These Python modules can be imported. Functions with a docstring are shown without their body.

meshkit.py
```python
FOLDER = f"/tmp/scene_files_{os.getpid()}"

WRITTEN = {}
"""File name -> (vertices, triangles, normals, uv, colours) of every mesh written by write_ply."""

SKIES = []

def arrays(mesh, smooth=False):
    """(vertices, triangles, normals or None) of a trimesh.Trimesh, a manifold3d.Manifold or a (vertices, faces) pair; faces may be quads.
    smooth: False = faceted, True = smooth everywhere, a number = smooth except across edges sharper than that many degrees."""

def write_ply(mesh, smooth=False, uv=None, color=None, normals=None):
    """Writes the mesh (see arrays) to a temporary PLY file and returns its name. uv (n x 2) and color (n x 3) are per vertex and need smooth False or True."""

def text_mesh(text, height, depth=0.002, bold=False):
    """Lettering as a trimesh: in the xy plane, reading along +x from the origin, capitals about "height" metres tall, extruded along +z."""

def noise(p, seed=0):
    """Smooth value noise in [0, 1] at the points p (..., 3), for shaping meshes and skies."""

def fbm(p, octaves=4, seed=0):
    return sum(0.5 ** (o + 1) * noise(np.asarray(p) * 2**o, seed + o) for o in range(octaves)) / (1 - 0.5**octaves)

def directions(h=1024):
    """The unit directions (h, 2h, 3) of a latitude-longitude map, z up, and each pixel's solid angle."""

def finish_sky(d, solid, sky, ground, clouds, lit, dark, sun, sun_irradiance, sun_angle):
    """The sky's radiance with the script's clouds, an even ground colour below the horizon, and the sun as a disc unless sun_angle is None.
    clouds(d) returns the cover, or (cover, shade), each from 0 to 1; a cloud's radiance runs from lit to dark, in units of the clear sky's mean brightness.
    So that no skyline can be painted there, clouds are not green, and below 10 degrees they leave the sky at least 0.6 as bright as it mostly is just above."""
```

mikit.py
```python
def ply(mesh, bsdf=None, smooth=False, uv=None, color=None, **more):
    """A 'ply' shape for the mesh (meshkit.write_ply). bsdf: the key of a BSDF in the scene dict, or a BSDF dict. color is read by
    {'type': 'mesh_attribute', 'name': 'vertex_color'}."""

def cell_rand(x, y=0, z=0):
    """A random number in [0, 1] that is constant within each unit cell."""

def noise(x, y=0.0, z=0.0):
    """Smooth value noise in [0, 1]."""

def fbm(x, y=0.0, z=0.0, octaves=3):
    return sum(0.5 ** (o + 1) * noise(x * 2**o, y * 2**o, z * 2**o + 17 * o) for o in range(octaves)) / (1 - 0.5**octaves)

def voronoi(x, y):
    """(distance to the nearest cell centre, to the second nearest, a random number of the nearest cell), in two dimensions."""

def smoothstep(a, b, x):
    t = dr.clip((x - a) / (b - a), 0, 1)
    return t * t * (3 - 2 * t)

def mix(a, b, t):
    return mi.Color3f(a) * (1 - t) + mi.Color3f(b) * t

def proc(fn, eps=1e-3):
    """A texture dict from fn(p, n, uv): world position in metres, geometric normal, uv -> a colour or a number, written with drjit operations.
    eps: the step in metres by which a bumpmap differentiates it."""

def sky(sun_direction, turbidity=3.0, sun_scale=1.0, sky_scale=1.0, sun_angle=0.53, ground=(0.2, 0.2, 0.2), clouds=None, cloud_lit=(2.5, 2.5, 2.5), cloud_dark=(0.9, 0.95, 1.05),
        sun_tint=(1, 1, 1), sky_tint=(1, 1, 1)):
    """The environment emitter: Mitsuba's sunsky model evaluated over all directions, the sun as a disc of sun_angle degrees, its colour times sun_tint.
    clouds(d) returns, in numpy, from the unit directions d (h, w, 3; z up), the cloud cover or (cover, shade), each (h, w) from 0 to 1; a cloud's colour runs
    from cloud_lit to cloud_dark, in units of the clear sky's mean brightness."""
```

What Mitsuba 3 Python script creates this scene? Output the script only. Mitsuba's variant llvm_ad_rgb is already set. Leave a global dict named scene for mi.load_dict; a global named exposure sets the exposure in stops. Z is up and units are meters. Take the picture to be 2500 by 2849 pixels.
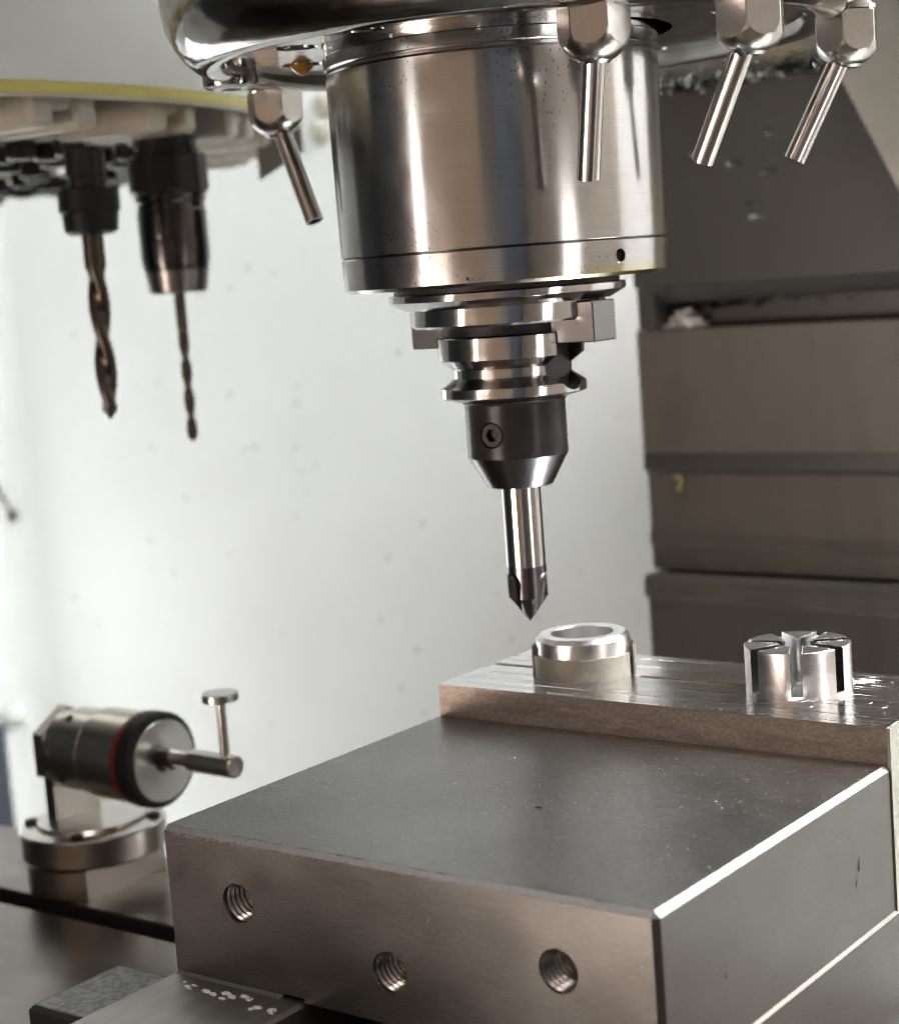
import math, random
import numpy as np, trimesh, mitsuba as mi, mikit
import drjit as dr
from manifold3d import Manifold, CrossSection
from mikit import proc, noise, fbm, voronoi, cell_rand, smoothstep, mix

# ------------------------------------------------------------------ camera, light, exposure (lengths below are in mm, MM turns them into metres)
MM = 0.001
scene, labels = {'type': 'scene'}, {}
T4 = mi.ScalarTransform4f
CAM = np.array([346.469, -315.462, 138.987])
RIGHT = np.array([0.7953453, 0.6014108, -0.0757027])
DOWN = np.array([0.0205164, -0.1515271, -0.9882402])
FWD = np.array([-0.6058093, 0.7844390, -0.1328551])
scene['camera'] = {'type': 'thinlens', 'fov': 27.88, 'fov_axis': 'x', 'near_clip': 0.01, 'far_clip': 60.0,
                   'aperture_radius': 0.0021, 'focus_distance': 0.495,
                   'to_world': T4().look_at(origin=(CAM * MM).tolist(), target=((CAM + FWD * 100) * MM).tolist(), up=(-DOWN).tolist())}
exposure = 0.12
LAMP = dict(low=(5.6, 5.2, 5.1), side=(3.0, 3.03, 3.0), roof=(56.0, 57.2, 57.4), left=(6.4, 6.7, 6.9), front_fill=(26.0, 21.5, 18.6), hall=(12.0, 10.0, 9.3), strip=(5.4, 5.2, 4.9), window=(5.0, 6.0, 5.8))

# ------------------------------------------------------------------ helpers
def put(key, mesh, bsdf, smooth=False, parent=None, label=None, cat=None, group=None, kind=None, emit=None):
    full = (parent + '__' + key) if parent else key
    k, n = full, 0
    while k in scene:
        n += 1
        k = '%s_%03d' % (full, n)
    if hasattr(mesh, 'to_mesh'):
        m = mesh.to_mesh()
        mesh = trimesh.Trimesh(np.array(m.vert_properties[:, :3], float), np.array(m.tri_verts), process=False)
    elif isinstance(mesh, tuple):
        mesh = trimesh.Trimesh(np.asarray(mesh[0], float), np.asarray(mesh[1]), process=False)
    else:
        mesh = mesh.copy()
    mesh.vertices = mesh.vertices * MM
    more = {'emitter': {'type': 'area', 'radiance': {'type': 'rgb', 'value': list(emit)}}} if emit else {}
    scene[k] = mikit.ply(mesh, bsdf, smooth=smooth, **more)
    tag(k, label, cat, group, kind)
    return k

def tag(k, label=None, cat=None, group=None, kind=None):
    d = {a: b for a, b in (('label', label), ('category', cat), ('group', group), ('kind', kind)) if b}
    if d:
        labels[k] = d

def thing(key, label, cat, group=None):
    k, n = key, 0
    while k in labels:
        n += 1
        k = '%s_%03d' % (key, n)
    tag(k, label, cat, group)
    return k

def box(x0, x1, y0, y1, z0, z1):
    return Manifold.cube([x1 - x0, y1 - y0, z1 - z0]).translate([x0, y0, z0])

def hull(pts):
    return Manifold.hull_points(np.asarray(pts, float))

def cbox(x0, x1, y0, y1, z0, z1, c):
    """a box with all edges chamfered by c"""
    p = []
    for sx in (0, 1):
        for sy in (0, 1):
            for sz in (0, 1):
                X, Y, Z = (x0, x1)[sx], (y0, y1)[sy], (z0, z1)[sz]
                dx, dy, dz = (c if not sx else -c), (c if not sy else -c), (c if not sz else -c)
                p += [[X + dx, Y + dy, Z], [X + dx, Y, Z + dz], [X, Y + dy, Z + dz]]
    return hull(p)

def frame(d):
    d = np.asarray(d, float) / np.linalg.norm(d)
    a = np.cross(d, [0, 0, 1.0] if abs(d[2]) < 0.9 else [1.0, 0, 0])
    a /= np.linalg.norm(a)
    return a, np.cross(d, a), d

def rev(profile, at=(0, 0, 0), axis=(0, 0, 1), n=96):
    """a surface of revolution from (r, h) pairs along the axis; r = 0 ends close it"""
    pr = np.asarray(profile, float)
    a, b, d = frame(axis) if tuple(axis) != (0, 0, 1) else (np.array([1.0, 0, 0]), np.array([0, 1.0, 0]), np.array([0, 0, 1.0]))
    t = np.arange(n) * 2 * np.pi / n
    ring = np.cos(t)[:, None] * a + np.sin(t)[:, None] * b
    V = np.asarray(at, float) + pr[:, None, 0:1] * ring[None] + (pr[:, 1][:, None, None] * d)
    V = V.reshape(-1, 3)
    F = []
    for i in range(len(pr) - 1):
        j = np.arange(n); k = (j + 1) % n
        A, B, C, D = i * n + j, i * n + k, (i + 1) * n + k, (i + 1) * n + j
        if pr[i, 0] > 0: F.append(np.stack([A, B, C], 1) if pr[i + 1, 0] > 0 else np.stack([A, B, D], 1))
        if pr[i + 1, 0] > 0: F.append(np.stack([A, C, D], 1))
    F = np.vstack(F)
    m = trimesh.Trimesh(V, F, process=False)
    m.merge_vertices()
    m.update_faces(m.nondegenerate_faces())
    return m

def man(mesh):
    from manifold3d import Mesh
    m = mesh.copy(); m.merge_vertices(); m.fix_normals()
    return Manifold(Mesh(np.asarray(m.vertices, np.float32), np.asarray(m.faces, np.uint32)))

def solid(profile, at=(0, 0, 0), axis=(0, 0, 1), n=96):
    """a closed solid of revolution as a Manifold: the profile is closed along the axis"""
    return man(rev([(0, profile[0][1])] + list(profile) + [(0, profile[-1][1])], at, axis, n))

def rod(p, q, r, r2=None, n=32):
    p, q = np.asarray(p, float), np.asarray(q, float)
    L = np.linalg.norm(q - p)
    return solid([(r, 0), (r if r2 is None else r2, L)], p, q - p, n)

def tri_strip(pts, width, up, thick=0.0):
    pass

def rgb(*v):
    return {'type': 'rgb', 'value': list(v if len(v) == 3 else (v[0],) * 3)}

def metal(key, color, rough, bump=None, scale=0.0, eps=1e-4, spec=None):
    b = {'type': 'principled', 'base_color': proc(color) if callable(color) else rgb(*color), 'metallic': 1.0,
         'roughness': proc(rough) if callable(rough) else rough}
    if bump:
        b = {'type': 'bumpmap', 'tex': proc(bump, eps=eps), 'scale': scale, 'bsdf': b}
    scene[key] = {'type': 'twosided', 'bsdf': b}
    return key

def paint(key, color, rough, bump=None, scale=0.0, eps=1e-3, specular=0.5):
    b = {'type': 'principled', 'base_color': proc(color) if callable(color) else rgb(*color), 'metallic': 0.0, 'specular': specular,
         'roughness': proc(rough) if callable(rough) else rough}
    if bump:
        b = {'type': 'bumpmap', 'tex': proc(bump, eps=eps), 'scale': scale, 'bsdf': b}
    scene[key] = {'type': 'twosided', 'bsdf': b}
    return key

# ------------------------------------------------------------------ materials
def ground_color(p, n, uv):       # ground tool steel: fine grain, streaks along the grinding direction, small specks and stains
    x, y, z = p.x * 1000, p.y * 1000, p.z * 1000
    g = fbm(x * 0.5, y * 4, z * 4, 3) - 0.5
    s = noise(x * 1.2, y * 7, z * 7) - 0.5
    blot = fbm(x * 0.045, y * 0.045, z * 0.06 + 3, 3) - 0.5
    v = 0.172 * (1 + 0.42 * g + 0.30 * s + 0.25 * blot)
    return mi.Color3f(v * 1.0, v * 0.972, v * 0.925)
def ground_bump(p, n, uv):
    x, y, z = p.x * 1000, p.y * 1000, p.z * 1000
    return 0.6 * noise(x * 0.8, y * 9, z * 9) + 0.4 * noise(x * 2.5, y * 5, z * 5 + 7)
metal('ground_steel', ground_color, lambda p, n, uv: 0.285 + 0.10 * fbm(p.x * 90, p.y * 90, p.z * 90, 3), ground_bump, 0.000006, 5e-5)

def spindle_color(p, n, uv):
    x, y, z = p.x * 1000, p.y * 1000, p.z * 1000
    a = dr.atan2(p.y * 1000 - 148.3, p.x * 1000 - 17.4) * 50
    v = 0.42 + 0.05 * (noise(a * 0.12, z * 7) - 0.5) + 0.05 * (fbm(a * 0.1, z * 0.07, 4, 3) - 0.5)
    d, d2, w = voronoi(a * 0.62, z * 0.34)           # corrosion pits, in clusters
    clus = smoothstep(0.42, 0.60, fbm(a * 0.05 + 9, z * 0.03, 2, 2))
    pit = smoothstep(0.17, 0.10, d) * smoothstep(0.45, 0.55, w) * clus
    d3, _, w3 = voronoi(a * 0.9 + 31, z * 0.5)
    pit = dr.maximum(pit, smoothstep(0.12, 0.06, d3) * smoothstep(0.93, 0.95, w3))
    c = mix((v, v * 0.99, v * 0.975), (0.10, 0.09, 0.08), pit * 0.8)
    oil = smoothstep(139.0, 135.5, z + 1.5 * noise(a * 0.15, 3)) * (0.25 + 0.75 * smoothstep(-40.0, -28.0, a) * smoothstep(22.0, 10.0, a)) * smoothstep(0.25, 0.55, fbm(a * 0.05 + 4.2, 0.5, 1, 2))   # film of yellow coolant that clings to the bottom rim
    return mix(c, (0.52, 0.46, 0.16), oil * 0.55)
def spindle_rough(p, n, uv):
    a = dr.atan2(p.y * 1000 - 148.3, p.x * 1000 - 17.4) * 50
    z = p.z * 1000
    return 0.12 + 0.08 * fbm(a * 0.15, z * 0.12, 1, 3)
def spindle_bump(p, n, uv):
    a = dr.atan2(p.y * 1000 - 148.3, p.x * 1000 - 17.4) * 50
    z = p.z * 1000
    return 0.6 * noise(a * 0.9, z * 0.6) + 0.4 * noise(a * 0.5, z * 6)
metal('spindle_steel', spindle_color, spindle_rough, spindle_bump, 0.0000025, 1e-4)

def turned_color(p, n, uv):
    z = p.z * 1000
    v = 0.47 + 0.05 * (noise(z * 9, p.x * 60) - 0.5)
    return mi.Color3f(v, v * 0.985, v * 0.96)
metal('turned_steel', turned_color, lambda p, n, uv: 0.08 + 0.07 * fbm(p.x * 150, p.y * 150, p.z * 300, 2), lambda p, n, uv: noise(p.z * 8000, 1.0, 1.0), 0.0000015, 5e-5)
metal('chrome', lambda p, n, uv: mix((0.40, 0.395, 0.39), (0.27, 0.25, 0.215), smoothstep(0.4, 0.75, fbm(p.x * 70, p.y * 70, p.z * 120, 3))), lambda p, n, uv: 0.06 + 0.10 * fbm(p.x * 110, p.y * 110, p.z * 110, 3),
      lambda p, n, uv: fbm(p.x * 130, p.y * 130, p.z * 130, 2), 0.00016, 2e-4)
metal('rail_steel', lambda p, n, uv: mix((0.40, 0.395, 0.375), (0.30, 0.29, 0.27), fbm(p.x * 500, p.y * 120, p.z * 500, 3)), 0.44, lambda p, n, uv: noise(p.x * 6000, p.y * 900, p.z * 6000), 0.000006, 5e-5)
metal('bevel_steel', lambda p, n, uv: mix((0.27, 0.265, 0.26), (0.40, 0.392, 0.385), fbm(p.x * 900, p.y * 900, p.z * 900, 3)), 0.5, lambda p, n, uv: fbm(p.x * 2200, p.y * 2200, p.z * 2200, 2), 0.00002, 5e-5)
metal('thread_steel', (0.40, 0.385, 0.365), 0.26)
metal('black_chrome', lambda p, n, uv: mix((0.075, 0.07, 0.068), (0.05, 0.047, 0.046), fbm(p.x * 200, p.y * 200, p.z * 200, 2)), 0.2)
metal('key_steel', (0.175, 0.168, 0.165), 0.3, lambda p, n, uv: noise(p.x * 4000, p.y * 4000, p.z * 4000), 0.000002, 5e-5)
metal('nozzle_steel', lambda p, n, uv: mix((0.50, 0.483, 0.462), (0.42, 0.405, 0.388), noise(p.x * 6000, p.y * 6000, p.z * 900)), 0.21, lambda p, n, uv: noise(p.x * 5000, p.y * 5000, p.z * 500), 0.000003, 5e-5)
metal('tube_steel', (0.62, 0.60, 0.575), lambda p, n, uv: 0.13 + 0.07 * noise(p.x * 700, p.y * 700, p.z * 700), lambda p, n, uv: noise(p.x * 2500, p.y * 2500, p.z * 2500), 0.0000016, 5e-5)
paint('black_oxide', lambda p, n, uv: mix((0.014, 0.0135, 0.0135), (0.024, 0.023, 0.022), fbm(p.x * 300, p.y * 300, p.z * 300, 3)), lambda p, n, uv: 0.20 + 0.12 * fbm(p.x * 200, p.y * 200, p.z * 200, 2), specular=0.14)
paint('black_plain', (0.012, 0.012, 0.013), 0.42, specular=0.12)
metal('cone_steel', (0.17, 0.17, 0.178), 0.24, lambda p, n, uv: noise(p.z * 7000, 1.0), 0.000002, 5e-5)
metal('carbide', (0.43, 0.42, 0.405), 0.12)
metal('carbide_coat', lambda p, n, uv: mix((0.125, 0.116, 0.126), (0.092, 0.085, 0.094), fbm(p.x * 900, p.y * 900, p.z * 900, 2)), 0.24)

def plate_top_color(p, n, uv):
    v = 0.80 + 0.10 * (noise(p.x * 40, p.y * 5000) - 0.5)
    return mi.Color3f(v, v, v * 1.0)
def plate_top_bump(p, n, uv):     # tool marks that run along the plate
    y = p.y * 1000
    return 0.45 * noise(y * 2.3, 0.5) + 0.40 * noise(y * 6.0, 3.5, 5) + 0.15 * noise(y * 9.0, p.x * 60)
metal('milled_aluminium', plate_top_color, lambda p, n, uv: 0.15 + 0.08 * noise(p.x * 30, p.y * 1500), plate_top_bump, 0.000011, 1e-4)
def plate_face_color(p, n, uv):   # weathered stock face: brown-grey with stains and bright scuffs
    x, z = p.x * 1000, p.z * 1000
    f = fbm(x * 1.3, p.y * 300, z * 1.3, 4)
    c = mix((0.47, 0.385, 0.325), (0.60, 0.51, 0.445), smoothstep(0.3, 0.7, f))
    m = fbm(x * 0.10, 2, z * 0.5, 4)
    c = mix(c, (0.33, 0.27, 0.225), smoothstep(0.45, 0.75, m) * 0.5)
    d, d2, w = voronoi(x * 0.55, z * 0.55)
    c = mix(c, (0.8, 0.76, 0.7), smoothstep(0.13, 0.07, d) * smoothstep(0.8, 0.83, w) * 0.8)
    return c
metal('weathered_aluminium', plate_face_color, lambda p, n, uv: 0.30 + 0.12 * fbm(p.x * 250, p.y * 250, p.z * 250, 3), lambda p, n, uv: fbm(p.x * 1500, p.y * 1500, p.z * 1500, 2), 0.00002, 1e-4)
metal('sawn_aluminium', lambda p, n, uv: mix((0.70, 0.70, 0.64), (0.60, 0.59, 0.53), noise(p.y * 200, p.z * 200)), 0.42,
      lambda p, n, uv: dr.sin(p.z * 5200 + 5 * noise(p.y * 140, p.z * 60) + p.y * 900), 0.00002, 1e-4)
metal('bright_aluminium', lambda p, n, uv: mix((0.90, 0.90, 0.90), (0.80, 0.80, 0.80), noise(p.z * 4000, p.x * 150)), lambda p, n, uv: 0.20 + 0.14 * fbm(p.x * 220, p.y * 220, p.z * 500, 3),
      lambda p, n, uv: 0.6 * noise(p.z * 6000, p.x * 60, p.y * 60) + 0.4 * noise(p.z * 1400, p.x * 300, p.y * 300), 0.000007, 5e-5)
metal('matte_aluminium', lambda p, n, uv: mix((0.33, 0.305, 0.265), (0.44, 0.41, 0.36), fbm(p.x * 1400, p.y * 1400, p.z * 1400, 3)), 0.62, lambda p, n, uv: noise(p.x * 5000, p.y * 5000, p.z * 5000), 0.000005, 5e-5)
metal('shaded_aluminium', lambda p, n, uv: mix((0.42, 0.42, 0.42), (0.30, 0.30, 0.30), noise(p.z * 2500, p.x * 200, p.y * 200)), 0.24, lambda p, n, uv: noise(p.z * 2200, p.x * 300, p.y * 300), 0.00002, 1e-4)  # darker aluminium, paints the dark reflections inside the ring slots
metal('burr_aluminium', (0.9, 0.9, 0.9), 0.2)

def dirty(base, dark, amount, f=6.0):
    def fn(p, n, uv):
        return mix(base, dark, amount * smoothstep(0.45, 0.8, fbm(p.x * f, p.y * f, p.z * f, 4)))
    return fn
paint('white_sheet', dirty((0.725, 0.73, 0.718), (0.665, 0.665, 0.645), 0.6, 9), 0.62, specular=0.3)
paint('roof_sheet', (0.25, 0.25, 0.245), 0.6)
paint('right_sheet', (0.19, 0.157, 0.132), 0.5)
def column_color(p, n, uv):       # dried coolant runs and smears on the cover sheets
    run = smoothstep(0.55, 0.8, fbm(p.x * 75, p.y * 20, p.z * 5, 3)) * 0.5 + smoothstep(0.5, 0.8, fbm(p.x * 22, 3, p.z * 22, 4)) * 0.5
    return mix((0.112, 0.102, 0.089), (0.080, 0.074, 0.063), run)
paint('column_paint', column_color, lambda p, n, uv: 0.34 + 0.12 * fbm(p.x * 30, p.y * 30, p.z * 30, 3), specular=0.2)
paint('panel_paint', dirty((0.050, 0.050, 0.048), (0.041, 0.039, 0.036), 0.7, 14), 0.36, specular=0.25)
paint('spot_paint', (0.52, 0.53, 0.505), 0.4)
paint('ledge_paint', lambda p, n, uv: mix((0.10, 0.10, 0.088), (0.17, 0.155, 0.075), smoothstep(0.5, 0.75, fbm(p.x * 45, p.y * 45, p.z * 45, 3))), 0.45)
paint('lip_paint', dirty((0.105, 0.10, 0.088), (0.085, 0.08, 0.07), 0.8, 30), 0.5)
paint('guard_paint', dirty((0.30, 0.305, 0.275), (0.25, 0.25, 0.22), 0.8, 40), 0.42)
paint('magazine_paint', dirty((0.66, 0.675, 0.655), (0.58, 0.59, 0.565), 0.6, 12), 0.36)
paint('yellow_band', dirty((0.50, 0.44, 0.11), (0.42, 0.36, 0.10), 0.7, 30), 0.4)
paint('gripper_plastic', dirty((0.40, 0.38, 0.33), (0.30, 0.265, 0.17), 0.8, 26), 0.34)
metal('cast_plate', dirty((0.62, 0.61, 0.58), (0.45, 0.42, 0.34), 0.8, 30), 0.3)
metal('drill_steel', lambda p, n, uv: mix((0.085, 0.071, 0.056), (0.05, 0.043, 0.036), fbm(p.x * 260, p.y * 260, p.z * 260, 2)), 0.3)
metal('probe_steel', lambda p, n, uv: mix((0.62, 0.595, 0.56), (0.50, 0.47, 0.435), fbm(p.x * 70, p.y * 70, p.z * 70, 2)), 0.25)
metal('foot_steel', (0.50, 0.47, 0.435), 0.34)
metal('probe_face', (0.56, 0.55, 0.53), 0.27)
paint('red_band_paint', (0.16, 0.010, 0.010), 0.35)
def table_color(p, n, uv):
    return mix((0.19, 0.168, 0.15), (0.135, 0.118, 0.103), smoothstep(0.35, 0.7, fbm(p.x * 18, p.y * 40, 2, 3)))
metal('table_iron', table_color, lambda p, n, uv: 0.22 + 0.14 * fbm(p.x * 25, p.y * 25, 1, 3))
paint('slot_black', (0.012, 0.011, 0.010), 0.55)
metal('clamp_top', lambda p, n, uv: mix((0.25, 0.25, 0.245), (0.14, 0.14, 0.14), smoothstep(0.3, 0.7, fbm(p.x * 700, p.y * 700, 3, 4))), 0.42)
paint('clamp_black', (0.028, 0.027, 0.026), 0.4)
paint('residue', (0.62, 0.62, 0.61), 0.5)
paint('glimpse_white', (0.86, 0.86, 0.86), 0.4)  # white of the bright wall behind the recess
paint('amber_fluid', (0.13, 0.062, 0.010), 0.12)
metal('chip_metal', (0.78, 0.77, 0.75), 0.28)
metal('grey_chip', lambda p, n, uv: mix((0.12, 0.12, 0.115), (0.55, 0.55, 0.53), smoothstep(0.45, 0.6, noise(p.x * 260, p.y * 260, p.z * 260))), 0.3)
metal('dust_metal', (0.52, 0.51, 0.49), 0.4)
metal('dark_chip', (0.10, 0.10, 0.10), 0.4)
paint('yellow_chip', (0.45, 0.40, 0.16), 0.4)
paint('door_paint', (0.06, 0.064, 0.072), 0.5)
paint('hall_wall_paint', dirty((0.62, 0.48, 0.375), (0.54, 0.41, 0.31), 0.6, 1.3), 0.7)
paint('sill_paint', (0.66, 0.62, 0.57), 0.45)
paint('hall_floor_paint', (0.52, 0.47, 0.42), 0.6)
paint('hall_ceiling_paint', (0.16, 0.14, 0.125), 0.8)
paint('dark_blue_paint', (0.040, 0.046, 0.062), 0.5)
paint('dark_grey_paint', (0.07, 0.066, 0.062), 0.5)
paint('lamp_body', (0.6, 0.6, 0.6), 0.5)
paint('lamp_off', (0.0, 0.0, 0.0), 0.9)

rng = np.random.default_rng(7)

# ------------------------------------------------------------------ the setting: machine enclosure and, behind the camera, the hall it stands in
BY = 650.0            # back sheet of the enclosure
put('back_wall', box(-826, 800, BY, BY + 3, -420, 800), 'white_sheet', kind='structure', label='white sheet metal back wall of the machine, speckled with coolant drops')
# rounded corner fold between the back and the left side
arc = [(-826 - 30 * math.sin(t), BY - 30 + 30 * math.cos(t)) for t in np.linspace(0, math.pi / 2, 9)]
v = [(x, y, z) for x, y in arc for z in (-420, 800)]
f = [q for i in range(8) for q in ((2 * i, 2 * i + 1, 2 * i + 3), (2 * i, 2 * i + 3, 2 * i + 2))]
put('corner_fold', (v, f), 'white_sheet', smooth=True, kind='structure', label='pale rounded corner fold of the enclosure at the left')
put('left_wall', box(-859, -856, -20, BY - 30, -420, 800), 'white_sheet', kind='structure', label='grey left side sheet of the enclosure')
put('right_wall', box(800, 803, -470, BY + 3, -420, 800), 'right_sheet', kind='structure')
put('machine_roof', box(-859, 803, -470, BY + 3, 800, 803), 'roof_sheet', kind='structure')
put('chip_pan', box(-859, 803, -470, BY + 3, -424, -421), 'white_sheet', kind='structure')
k = thing('sliding_door', 'dark sliding door of the machine standing left of the opening', 'door')
put('side_panel', box(-859, -856, -470, -20, -420, 800), 'door_paint', parent=k)
put('front_panel', box(-856, -330, -473, -470, -420, 800), 'door_paint', parent=k)
put('door_sill', box(-328, 800, -476, -470, -421, -290), 'sill_paint', kind='structure', label='pale door sill of the machine in front of the table')
put('hall_floor', box(-6000, 6000, -6000, 3000, -1010, -1000), 'hall_floor_paint', kind='structure')
put('hall_wall', box(-6000, 6000, -3010, -3000, -1000, 2600), 'hall_wall_paint', kind='structure')
put('hall_wall', box(3300, 3310, -3000, 3000, -1000, 2600), 'hall_wall_paint', kind='structure')
put('hall_wall', box(-4010, -4000, -3000, 3000, -1000, 2600), 'hall_wall_paint', kind='structure')
put('hall_ceiling', box(-6000, 6000, -3010, 3000, 2600, 2610), 'hall_ceiling_paint', kind='structure')
k = thing('operator_stand_in', 'added dark blue block standing in for the person close behind the camera', 'cabinet')  # unseen blocker for the person at the camera, shades wall and spindle
put('body', cbox(485, 1235, -900, -525, -1000, 330, 6), 'dark_blue_paint', parent=k)
for i in range(5):
    put('front_slab', cbox(500, 1220, -524.9, -518, -980 + 260 * i, -735 + 260 * i, 3), 'dark_blue_paint', parent=k)
k = thing('reflection_block', 'added dark grey block beside the dark blue one, darkens the spindle reflection', 'locker')  # added block, fills the dark band mirrored in the spindle
put('body', cbox(1250, 1750, -700, -300, -1000, 800, 8), 'dark_grey_paint', parent=k)
put('door', cbox(1243, 1249.9, -690, -310, -960, 760, 2), 'dark_grey_paint', parent=k)

# lamps (outside the frame)
def lamp(name, label, corner, ux, uy, radiance, body=6.0):
    c, ux, uy = (np.asarray(q, float) for q in (corner, ux, uy))
    n = np.cross(ux, uy); n /= np.linalg.norm(n)
    k = thing(name, label, 'lamp')
    put('diffuser', ([c, c + ux, c + ux + uy, c + uy], [[0, 1, 2], [0, 2, 3]]), 'lamp_off', parent=k, emit=radiance)
    back = [c - ux * .02 - uy * .02, c + ux * 1.02 - uy * .02, c + ux * 1.02 + uy * 1.02, c - ux * .02 + uy * 1.02]
    put('housing', hull([q - n * 1.0 for q in back] + [q - n * (body + 1) for q in back]), 'lamp_body', parent=k)
    return k
lamp('side_fill_lamp', 'added fill lamp panel on the left side wall below the tool magazine', (-850, 560, -415), (0, 0, 480), (0, -270, 0), LAMP['side'])  # made-up lamp, added to brighten the back wall
lamp('roof_lamp', 'flat lamp panel under the machine roof at the back right', (160, 640, 790), (600, 0, 0), (0, -290, 0), LAMP['roof'])
lamp('roof_lamp', 'added flat fill lamp under the machine roof at the left over the tool magazine', (-800, 480, 790), (350, 0, 0), (0, -400, 0), LAMP['left'])  # added lamp, brightens the upper left of the back wall
for i, (x, y) in enumerate([(-1400, -2000), (800, -2000), (2300, -400)]):
    lamp('hall_lamp', ('ceiling lamp of the hall, left of the three', 'ceiling lamp of the hall, middle of the three', 'ceiling lamp of the hall, right of the three')[i],
         (x, y, 2590), (0, 300, 0), (1300, 0, 0), LAMP['hall'])
lamp('window', 'tall narrow bright window in the front hall wall', (-1420, -2990, -110), (0, 0, 560), (430, 0, 0), LAMP['strip'])
lamp('low_lamp', 'small pale lamp low on the right side wall', (797, -50, -100), (0, 0, 268), (0, 135, 0), LAMP['low'])
lamp('front_fill_lamp', 'added bright fill panel low in the hall that lights the jaw front', (-1300, -2985, -990), (0, 0, 740), (1100, 0, 0), LAMP['front_fill'])  # invented light source, brightens the hall floor mirrored in the jaw front
lamp('window', 'added wide bright fill panel high in the right hall wall', (3290, -2500, 500), (0, 0, 1000), (0, 2000, 0), LAMP['window'])  # made-up window, added as fill light from the right

# ------------------------------------------------------------------ machine table
TZ = -92.0
put('machine_table', (box(-620, 620, -260, 178, TZ - 40, TZ) - box(-700, 700, 109.5, 122, TZ - 18, TZ + 1) - box(-700, 700, 9.5, 22, TZ - 18, TZ + 1)),
    'table_iron', kind='structure', label='dull iron machine table with a dark slot running across it')
put('slot_shade', box(-620, 620, 108.6, 122.9, TZ - 17.9, TZ - 14), 'slot_black', parent='machine_table')  # black sheets paint the shade inside the slot
for y0 in (109.55, 121.4):
    put('slot_shade', box(-619.9, 619.9, y0, y0 + 0.55, TZ - 14, TZ - 0.6), 'slot_black', parent='machine_table')  # painted shade on both sides of the slot

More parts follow.
